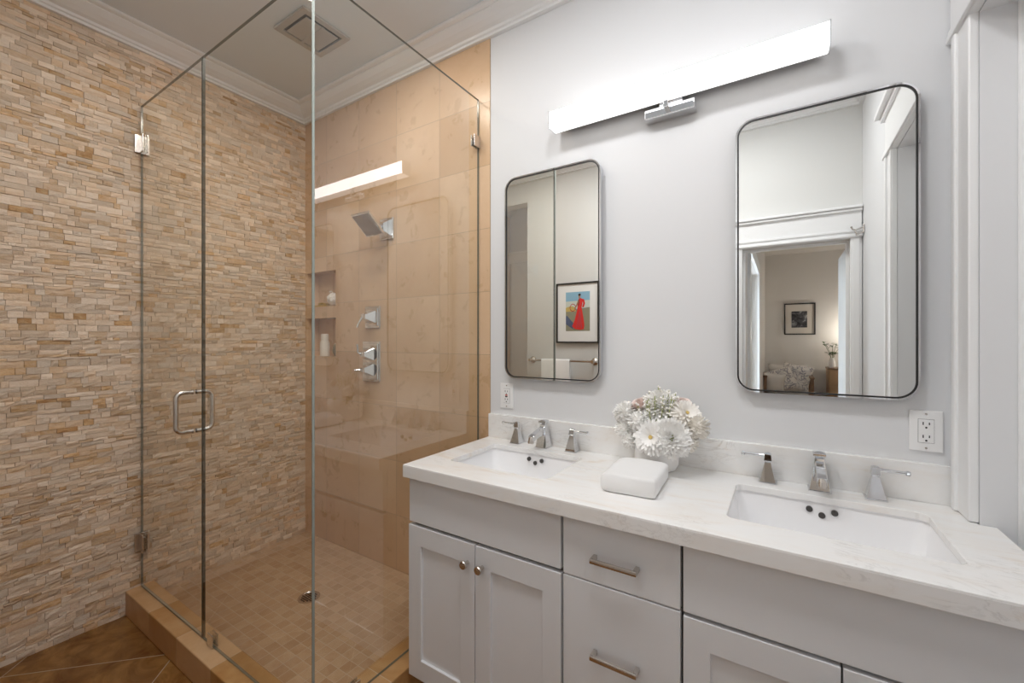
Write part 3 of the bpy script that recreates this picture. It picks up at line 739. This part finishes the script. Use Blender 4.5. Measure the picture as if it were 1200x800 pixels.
def mum(c, n, R, label, mat=M_petal, center=True, full=False):
    t = thing('chrysanthemum', label, 'flower', c, 0, 'white chrysanthemums'); n, a, b = axes(n); c = Vector(c); rg = random.Random(len(label)*7+int(R*1e4))
    bm = BM()
    if full:          # domed head of incurved petals
        k = 190
        for i in range(k):
            zz = 1-1.25*(i+.5)/k; th = i*2.39996; r = math.sqrt(max(0, 1-zz*zz)); e = a*math.cos(th)+b*math.sin(th); d = e*r+n*zz
            ln = R*(.46+.22*(1-zz))*rg.uniform(.88, 1.12); base = c-n*R*.28+d*R*.42
            petal(bm, base, (d+e*.35*(1-zz)+n*rg.uniform(-.1, .15)).normalized(), (n-d*n.dot(d)*.6).normalized(), ln, R*.17, .22-.18*(1-zz), .55)
    else:
        for li, (f, k, lift) in enumerate(((1.0, 26, -.12), (.97, 25, .03), (.88, 23, .2), (.74, 20, .42), (.55, 16, .75))):
            for i in range(k):
                th = 2*PI*(i+.5*(li % 2)+rg.uniform(-.25, .25))/k; e = a*math.cos(th)+b*math.sin(th)
                petal(bm, c+n*(.0035*li-.006)+e*R*.12, (e+n*(lift+rg.uniform(-.07, .07))).normalized(), n, R*.9*f*rg.uniform(.9, 1.08), R*.185*rg.uniform(.85, 1.1), .04-.1*(li == 0), .45)
    obj('petals', bm, mat, t)
    if center:
        bm = BM()
        for q in range(26):
            rr = R*.10*math.sqrt((q+.5)/26); th = q*2.4; s_ = BM(); bmesh.ops.create_icosphere(s_, subdivisions=1, radius=R*.028)
            merge(bm, s_, Matrix.Translation(c+n*(.012-.15*rr)+(a*math.cos(th)+b*math.sin(th))*rr))
        obj('flower_centre', bm, M_yel, t, smooth=60)
    stem_to(t, c-n*(.028 if full else .01), stem_foot(c)); return t
def pompon(c, R, label, mat=M_petal, k=170, name='pompon_flower', grp='white pompon blooms'):
    t = thing(name, label, 'flower', c, 0, grp); c = Vector(c); bm = BM(); rg = random.Random(len(label)*13)
    bmesh.ops.create_icosphere(bm, subdivisions=2, radius=R*.72)
    for v in bm.verts: v.co += c
    for i in range(k):
        zz = 1-2*(i+.5)/k
        if zz < -.8: continue
        th = i*2.39996; r = math.sqrt(1-zz*zz); d = Vector((r*math.cos(th), r*math.sin(th), zz))
        up = (Vector((0, 0, 1))-d*d.z); up = up.normalized() if up.length > .05 else Vector((1, 0, 0))
        dr = (d*.75-up*rg.uniform(.1, .6)+d.cross(up)*rg.uniform(-.35, .35)).normalized()
        petal(bm, c+d*R*.62, dr, (d*.8+up*.6).normalized(), R*.42*rg.uniform(.9, 1.1), R*.36, .3, .5)
    obj('petals', bm, mat, t); stem_to(t, c, stem_foot(c)); return t
def rose(c, n, R, label):
    t = thing('rose', label, 'flower', c, 0, 'blush roses'); n, a, b = axes(n); c = Vector(c); bm = BM()
    for li in range(6):
        k = 3 if li < 2 else 5; rr = R*(.22+.15*li); hh = R*(1.25-.08*li)
        for i in range(k):
            th0 = 2*PI*i/k+li*.7; W = 2*PI/k*.72; prev = None
            for s in range(6):
                th = th0+W*(s/5-.5)*2*.8; d = a*math.cos(th)+b*math.sin(th); row = []
                for q in range(5):
                    f = q/4; flare = rr*(.55+.5*f+(.25*li/5)*f*f); e = 1-.22*abs(s/2.5-1)**2.4
                    row.append(bm.verts.new(c-n*R*.5+d*flare+n*hh*f*e))
                if prev:
                    for q in range(4):
                        fc = bm.faces.new((prev[q], row[q], row[q+1], prev[q+1])); fc.smooth = True
                prev = row
    obj('petals', bm, M_pink, t); stem_to(t, c-n*R*.4, stem_foot(c)); return t
mum((2.349, -.188, 1.022), (-.1, -1, .35), .064, 'large open white chrysanthemum with yellow centre low in the bouquet above the towel')
mum((2.412, -.182, 1.030), (.22, -1, .38), .064, 'large full white chrysanthemum low in the bouquet, just right of the yellow-centred one', center=False, full=True)
mum((2.356, -.095, 1.130), (.0, -.6, .8), .062, 'white chrysanthemum at the top of the bouquet among the bud sprigs', center=False, full=True)
mum((2.448, -.118, 1.102), (.5, -.6, .6), .055, 'cream white chrysanthemum at the upper right side of the bouquet', M_cream)
pompon((2.237, -.110, 1.083), .042, 'round white pompon bloom at the far left of the bouquet')
pompon((2.483, -.125, 1.062), .040, 'pale cream pompon bloom at the far right of the bouquet', M_cream)
pompon((2.293, -.155, 1.066), .033, 'small white bloom between the round pompon and the yellow-centred flower', k=120)
pompon((2.232, -.125, 1.030), .031, 'small white bloom low at the left edge of the bouquet', k=110)
pompon((2.262, -.142, .992), .030, 'small white bloom hanging lowest on the left over the vase rim', k=110)
pompon((2.455, -.135, 1.010), .034, 'small cream bloom hanging lowest on the right over the vase rim', M_cream, k=120)
rose((2.281, -.095, 1.117), (-.3, -.5, .8), .026, 'blush pink rose at the upper left of the bouquet')
rose((2.432, -.080, 1.133), (.25, -.35, .9), .022, 'blush pink rose at the upper right of the bouquet')
rg = random.Random(3)
for i in range(26):                  # upright bud sprigs
    a = rg.uniform(0, 2*PI); r = rg.uniform(.01, .085); x = 2.345+r*math.cos(a)*1.15; y = -.105+r*math.sin(a)*.55; ztop = rg.uniform(1.125, 1.178)-.25*max(0, r-.04)
    if i == 0: x, y, ztop = 2.348, -.09, 1.188
    fx, fy = VC[0]+(x-VC[0])*.4, VC[1]+(y-VC[1])*.4
    bm = BM(); add_tube(bm, [(fx, fy, ZC+.05), ((fx+x)/2, (fy+y)/2, (ZC+.05+ztop)/2), (x, y, ztop)], .0013, 6)
    buds = [(x, y, ztop)]
    for k in range(6):
        zz = ztop-rg.uniform(.004, .05); dx, dy = rg.uniform(-.011, .011), rg.uniform(-.011, .011); f = (zz-ZC-.05)/(ztop-ZC-.05)
        px, py = fx+(x-fx)*f, fy+(y-fy)*f; add_tube(bm, [(px, py, zz-.008), (px+dx, py+dy, zz)], .0009, 5); buds.append((px+dx, py+dy, zz))
    for p in buds:
        s = BM(); bmesh.ops.create_icosphere(s, subdivisions=1, radius=rg.uniform(.0036, .0056)); merge(bm, s, Matrix.Translation(p), 1)
    tag(obj('bud_sprig', bm, [M_stemg, M_cream], smooth=80, origin=(x, y, ZC+.05)), 'thin upright sprig of tiny white buds among the flowers', 'flower sprig', 'bud sprigs in the bouquet')
for i, (a, ln, z_) in enumerate(((-1.9, .05, 1.06), (-1.35, .055, 1.075), (-.9, .05, 1.065), (-2.5, .05, 1.045), (-.3, .055, 1.05), (2.9, .05, 1.05), (.6, .06, 1.06), (2.2, .06, 1.06))):
    c = Vector((VC[0]+.02*math.cos(a), VC[1]+.02*math.sin(a), z_-.03)); d = Vector((math.cos(a), math.sin(a), .9)); bm = BM()
    add_tube(bm, [(VC[0]+.01*math.cos(a), VC[1]+.01*math.sin(a), ZC+.05), c], .0018, 6)
    petal(bm, c, d, Vector((-math.cos(a)*.3, -math.sin(a)*.3, 1)), ln, .024, -.2, .4)
    tag(obj('leaf_sprig', bm, M_leaf, origin=(VC[0], VC[1], ZC+.05)), 'dark green leaf tucked deep between the white blooms', 'leaf', 'leaves in the bouquet')

# ------------------------------------------------------------------ things on the wall opposite, seen in the mirrors
YW = -1.75
t = thing('framed_picture', 'black framed print of a person in a red dress', 'picture', (1.252, YW, 1.33))
x0, x1, z0, z1 = 1.056, 1.448, 1.330, 1.846
bm = BM(); plate(bm, [(x0, z0), (x1, z0), (x1, z1), (x0, z1)], [[(x0+.012, z0+.012), (x0+.012, z1-.012), (x1-.012, z1-.012), (x1-.012, z0+.012)]], 'y', YW+.001, YW+.024); obj('frame', bm, M_blackframe, t)
bm = BM(); add_box(bm, x0+.011, x1-.011, YW+.004, YW+.014, z0+.011, z1-.011); obj('mat_board', bm, M_mat, t)
PM = [simple('print_sky', (.28, .50, .66), .6), simple('print_haze', (.62, .68, .62), .6), simple('print_field', (.30, .29, .20), .6), simple('print_red', (.72, .035, .03), .6), simple('print_skin', (.42, .22, .14), .6), simple('print_dark', (.03, .025, .03), .6), simple('print_straw', (.60, .46, .15), .6), simple('print_blue_shadow', (.10, .13, .22), .6)]
bm = BM(); px0, px1, pz0, pz1 = 1.145, 1.366, 1.432, 1.766; pw, ph = px1-px0, pz1-pz0; yy = YW+.0146
layer = [0]
def shp(pts, mi):
    layer[0] += 1
    vs = [bm.verts.new((px0+u*pw, yy+layer[0]*.00012, pz0+v*ph)) for u, v in pts]; f = bm.faces.new(vs); f.material_index = mi
shp([(0, 0), (1, 0), (1, 1), (0, 1)], 0); shp([(0, .55), (1, .6), (1, .78), (0, .76)], 1); shp([(0, 0), (1, 0), (1, .6), (0, .52)], 2)
shp([(0, .5), (.42, .5), (.42, .6), (.25, .64), (.08, .62), (0, .6)], 6); shp([(0, .18), (.3, .05), (.32, .2), (.05, .4), (0, .38)], 7)
ring = [(.3+.13*math.cos(a*PI/10), .6+.1*math.sin(a*PI/10)) for a in range(20)]
for i in range(20):
    p, q = ring[i], ring[(i+1) % 20]; k = .82
    shp([p, q, (.3+(q[0]-.3)*k, .6+(q[1]-.6)*k), (.3+(p[0]-.3)*k, .6+(p[1]-.6)*k)], 3 if i % 3 else 5)
shp([(.27, .12), (.4, .05), (.62, .03), (.76, .05), (.78, .15), (.74, .35), (.69, .52), (.66, .66), (.52, .66), (.47, .5), (.38, .28)], 3)
shp([(.50, .62), (.68, .62), (.72, .8), (.62, .84), (.53, .8)], 3); shp([(.67, .82), (.77, .80), (.81, .7), (.76, .6), (.69, .6), (.74, .7)], 3)
shp([(.52, .62), (.56, .79), (.59, .82), (.56, .66)], 5); shp([(.53, .8), (.44, .66), (.36, .58), (.40, .57), (.5, .66), (.56, .76)], 4)
shp([(.555, .82), (.605, .82), (.605, .87), (.555, .87)], 4); shp([(.55+.045*math.cos(a*PI/6)+.03, .895+.035*math.sin(a*PI/6)) for a in range(12)], 4); shp([(.585+.055*math.cos(a*PI/6), .922+.03*math.sin(a*PI/6)) for a in range(12)], 5)
for u in (.45, .55, .66): shp([(u, .08), (u+.012, .08), (.6, .5), (.594, .5)], 7)
obj('print', bm, PM, t)

ZT_ = 1.176
t = thing('towel_bar', 'brushed nickel towel bar on the wall under the red dress picture', 'towel bar', (1.11, YW, ZT_))
bm = BM(); add_tube(bm, [(.81, YW+.062, ZT_), (1.41, YW+.062, ZT_)], .0085, 14); obj('bar', bm, M_nickel, t, smooth=50)
for x in (.812, 1.408):
    bm = BM(); add_lathe(bm, [(.03, 0), (.03, .006), (.022, .010), (.013, .018), (.011, .045), (.016, .05), (.018, .062), (.014, .076), (0, .078)], (x, YW, ZT_), 20, 'y'); obj('post', bm, M_nickel, t, smooth=40)
bm = BM()
prof = [(YW+.048, ZT_-.45), (YW+.046, ZT_-.2), (YW+.0475, ZT_), (YW+.053, ZT_+.012), (YW+.062, ZT_+.0155), (YW+.071, ZT_+.012), (YW+.0765, ZT_), (YW+.078, ZT_-.25), (YW+.079, ZT_-.52)]
rings = []
for i in range(17):
    x = .935+.27*i/16; w = .002*math.sin(i*1.3)
    out = [Vector((x, y+w*(1 if k > 4 else -.5)*(abs(k-4)/4), z)) for k, (y, z) in enumerate(prof)]
    inn = [Vector((x, y+(.006 if k < 4 else -.006 if k > 4 else 0), z-(.006 if 3 <= k <= 5 else 0))) for k, (y, z) in enumerate(prof)]
    rings.append(out+inn[::-1])
add_rings(bm, rings)
tag(obj('hanging_towel', bm, M_terry, smooth=60, origin=(1.07, YW+.062, ZT_)), 'white hand towel draped over the nickel towel bar', 'towel')
t = thing('robe_hook', 'small nickel double robe hook high in the corner beside the doorway', 'hook', (3.141, -1.68, 2.02))
bm = BM(); add_box(bm, 3.133, 3.1405, -1.70, -1.66, 2.0, 2.05, .003); obj('hook_plate', bm, M_nickel, t)
for dz in (0, 1):
    bm = BM(); add_tube(bm, [(3.134, -1.68, 2.035-.03*dz), (3.10, -1.68, 2.022-.03*dz), (3.085+.02*dz, -1.68, 2.028-.03*dz), (3.078+.02*dz, -1.68, 2.045-.03*dz)], [.005, .0045, .0045, .006], 10); obj('prong', bm, M_nickel, t, smooth=50)

# ------------------------------------------------------------------ bedroom furniture, seen through the doorway in the mirror
t = thing('framed_picture', 'dark square print in wide pale mat hanging on the bedroom wall', 'picture', (2.99, -7.66, 1.46))
x0, x1, z0, z1 = 2.752, 3.222, 1.452, 2.02
bm = BM(); plate(bm, [(x0, z0), (x1, z0), (x1, z1), (x0, z1)], [[(x0+.02, z0+.02), (x0+.02, z1-.02), (x1-.02, z1-.02), (x1-.02, z0+.02)]], 'y', -7.659, -7.63); obj('frame', bm, M_blackframe, t)
bm = BM(); add_box(bm, x0+.019, x1-.019, -7.655, -7.645, z0+.019, z1-.019); obj('mat_board', bm, simple('pale_mat', (.66, .61, .55), .8), t)
bm = BM(); add_box(bm, 2.865, 3.10, -7.645, -7.642, 1.58, 1.875); obj('print', bm, M_ink, t)

def cushion(bm, M, w, h, d, e=.5):
    n = 14; rings = []
    t = BM()
    g = {}
    for s in (1, -1):
        for i in range(n+1):
            for j in range(n+1):
                u, v = -1+2*i/n, -1+2*j/n
                th = ((1-u**4)*(1-v**4))**e
                k = 1-.10*(1-abs(u)**2)*abs(v)**3; k2 = 1-.10*(1-abs(v)**2)*abs(u)**3
                key = (i, j, s) if 0 < i < n and 0 < j < n else (i, j, 0)
                if key not in g: g[key] = t.verts.new((u*w/2*k2, s*d/2*th, v*h/2*k))
        for i in range(n):
            for j in range(n):
                q = [g.get((a, b, s)) or g.get((a, b, 0)) for a, b in ((i, j), (i+1, j), (i+1, j+1), (i, j+1))]
                f = t.faces.new(q); f.smooth = True
    merge(bm, t, M)
t = thing('armchair', 'oatmeal upholstered armchair with dark wooden arms below the bedroom picture', 'armchair', (2.84, -6.95, 0))
bm = BM(); add_box(bm, 2.53, 3.10, -7.25, -6.6, .30, .46, .05, 4); obj('seat', bm, M_upholstery, t, smooth=50)
bm = BM(); cushion(bm, Matrix.Translation((2.80, -7.28, .66)) @ Matrix.Rotation(math.radians(-10), 4, 'X'), .6, .56, .16, .3); obj('backrest', bm, M_upholstery, t, smooth=60)
for x in (2.485, 3.125):
    bm = BM(); add_box(bm, x-.03, x+.03, -7.3, -6.58, .73, .765, .008); obj('armrest', bm, M_wood, t)
    for y in (-7.25, -6.63):
        bm = BM(); add_box(bm, x-.022, x+.022, y-.025, y+.025, .004, .735, .004); obj('leg', bm, M_wood, t)
bm = BM(); add_box(bm, 2.48, 3.12, -7.24, -6.64, .25, .31, .005); obj('seat_rail', bm, M_wood, t)
for k, (x, y, z_, rx, ry, w, lab, mt) in enumerate(((2.92, -6.99, .735, -12, 12, .44, 'printed throw pillow standing upright nearest the wooden arm', M_pillow), (2.72, -6.86, .69, -16, -20, .42, 'printed throw pillow leaning in the middle of the armchair', M_pillow), (2.60, -6.74, .645, -18, 4, .34, 'plain pale throw pillow at the window side of the armchair', M_upholstery))):
    bm = BM(); cushion(bm, Matrix.Translation((x, y, z_)) @ Matrix.Rotation(math.radians(ry), 4, 'Y') @ Matrix.Rotation(math.radians(rx), 4, 'X'), w, w, .15)
    tag(obj('throw_pillow', bm, mt, smooth=70, origin=(x, y, z_-w/2)), lab, 'pillow', 'throw pillows on the armchair')
t = thing('dresser', 'honey wood dresser beside the armchair under a leafy plant', 'dresser', (3.75, -7.3, 0))
bm = BM(); add_box(bm, 3.37, 4.2, -7.6, -7.1, .08, .86, .004); obj('carcass', bm, M_oak, t)
bm = BM(); add_box(bm, 3.36, 4.21, -7.61, -7.09, .86, .89, .004); obj('top', bm, M_wood, t)
for z0 in (.1, .36, .62):
    bm = BM(); add_box(bm, 3.385, 4.185, -7.1, -7.085, z0, z0+.23, .003); d_ = obj('drawer', bm, M_oak, t)
    bm = BM(); add_tube(bm, [(3.7, -7.07, z0+.12), (3.86, -7.07, z0+.12)], .007, 8); add_tube(bm, [(3.71, -7.086, z0+.12), (3.71, -7.07, z0+.12)], .005, 8); add_tube(bm, [(3.85, -7.086, z0+.12), (3.85, -7.07, z0+.12)], .005, 8); obj('pull', bm, M_nickel, d_)
for x in (3.42, 4.15):
    for y in (-7.55, -7.15):
        bm = BM(); add_box(bm, x-.02, x+.02, y-.02, y+.02, .004, .082, .003); obj('foot', bm, M_wood, t)
t = thing('potted_plant', 'leafy green stems in a pale vase on the bedroom dresser', 'plant', (3.43, -7.3, .89))
bm = BM(); add_lathe(bm, [(.035, 0), (.045, .01), (.045, .10), (.03, .15), (.033, .165), (.027, .164), (.024, .15)], (3.43, -7.3, .8905), 24); obj('vase', bm, M_vase, t, smooth=50)
rg = random.Random(8)
for k in range(5):
    a = k*1.256+.3; pts = [(3.43, -7.3, 1.0), (3.43+.05*math.cos(a), -7.3+.05*math.sin(a), 1.15), (3.43+.12*math.cos(a), -7.3+.12*math.sin(a), 1.25+.03*k % .07)]
    bm = BM(); add_tube(bm, pts, .003, 6)
    for q in range(9):
        f = .25+.75*q/8; p = Vector(pts[1]).lerp(Vector(pts[2]), f) if q > 3 else Vector(pts[0]).lerp(Vector(pts[1]), .6+f*.5)
        th = rg.uniform(0, 6.28); petal(bm, p, Vector((math.cos(th), math.sin(th), rg.uniform(-.1, .7))), Vector((0, 0, 1)), .085, .03, -.15)
    obj('leafy_stem', bm, M_leaf, t)
t = thing('table_lamp', 'white shaded table lamp on the bedroom dresser behind the door edge', 'lamp', (3.85, -7.35, .89))
bm = BM(); add_lathe(bm, [(.07, 0), (.075, .02), (.03, .05), (.06, .14), (.05, .24), (.012, .28), (.012, .34)], (3.85, -7.35, .8905), 28); obj('base', bm, M_vase, t, smooth=50)
bm = BM(); add_lathe(bm, [(.16, .30), (.12, .52)], (3.85, -7.35, .8905), 32, cap0=False, cap1=False); obj('lamp_shade', bm, M_shade, t, smooth=60)
ld = bpy.data.lights.new('lamp_glow', 'POINT'); ld.energy = 8; ld.color = (1, .93, .85); ld.shadow_soft_size = .06; lo = bpy.data.objects.new('lamp_bulb', ld); COL.objects.link(lo); lo.parent = t; lo.location = (0, 0, .58)

# ------------------------------------------------------------------ unseen fill lamps, added on the bathroom ceiling to brighten room and shower
def fill_light(x, y, r, s, label, col=(.99, .99, 1)):
    t = thing('ceiling_fill_light', label, 'fill light', (x, y, H), 0, 'added round fill lamps')
    bm = BM(); add_lathe(bm, [(r+.015, 0), (r+.015, -.02), (r, -.024), (r, -.001)], (x, y, H), 40); obj('rim', bm, M_trim, t, smooth=40)
    bm = BM(); add_lathe(bm, [(0, -.020), (r*.9, -.021), (r-.001, -.023), (r-.001, -.0245), (r*.6, -.027), (0, -.028)], (x, y, H), 40); obj('diffuser', bm, emit('lit_fill_diffuser', col, s), t)
fill_light(2.45, -1.0, .16, CEIL_FILL, 'added round white fill lamp on the ceiling in front of the larger mirror')
fill_light(1.8, -1.0, .16, CEIL_FILL, 'added round white fill lamp on the ceiling in front of the mirror by the shower')
fill_light(1.05, -1.15, .11, SHOWER_FILL*.5, 'added round warm white fill lamp on the ceiling before the shower door', (1, .95, .88))  # this and the next are invented to lift the dark shower
fill_light(1.1, -.62, .065, SHOWER_FILL*2.7, 'added small warm fill lamp on the ceiling inside the glass shower', (1, .90, .78))
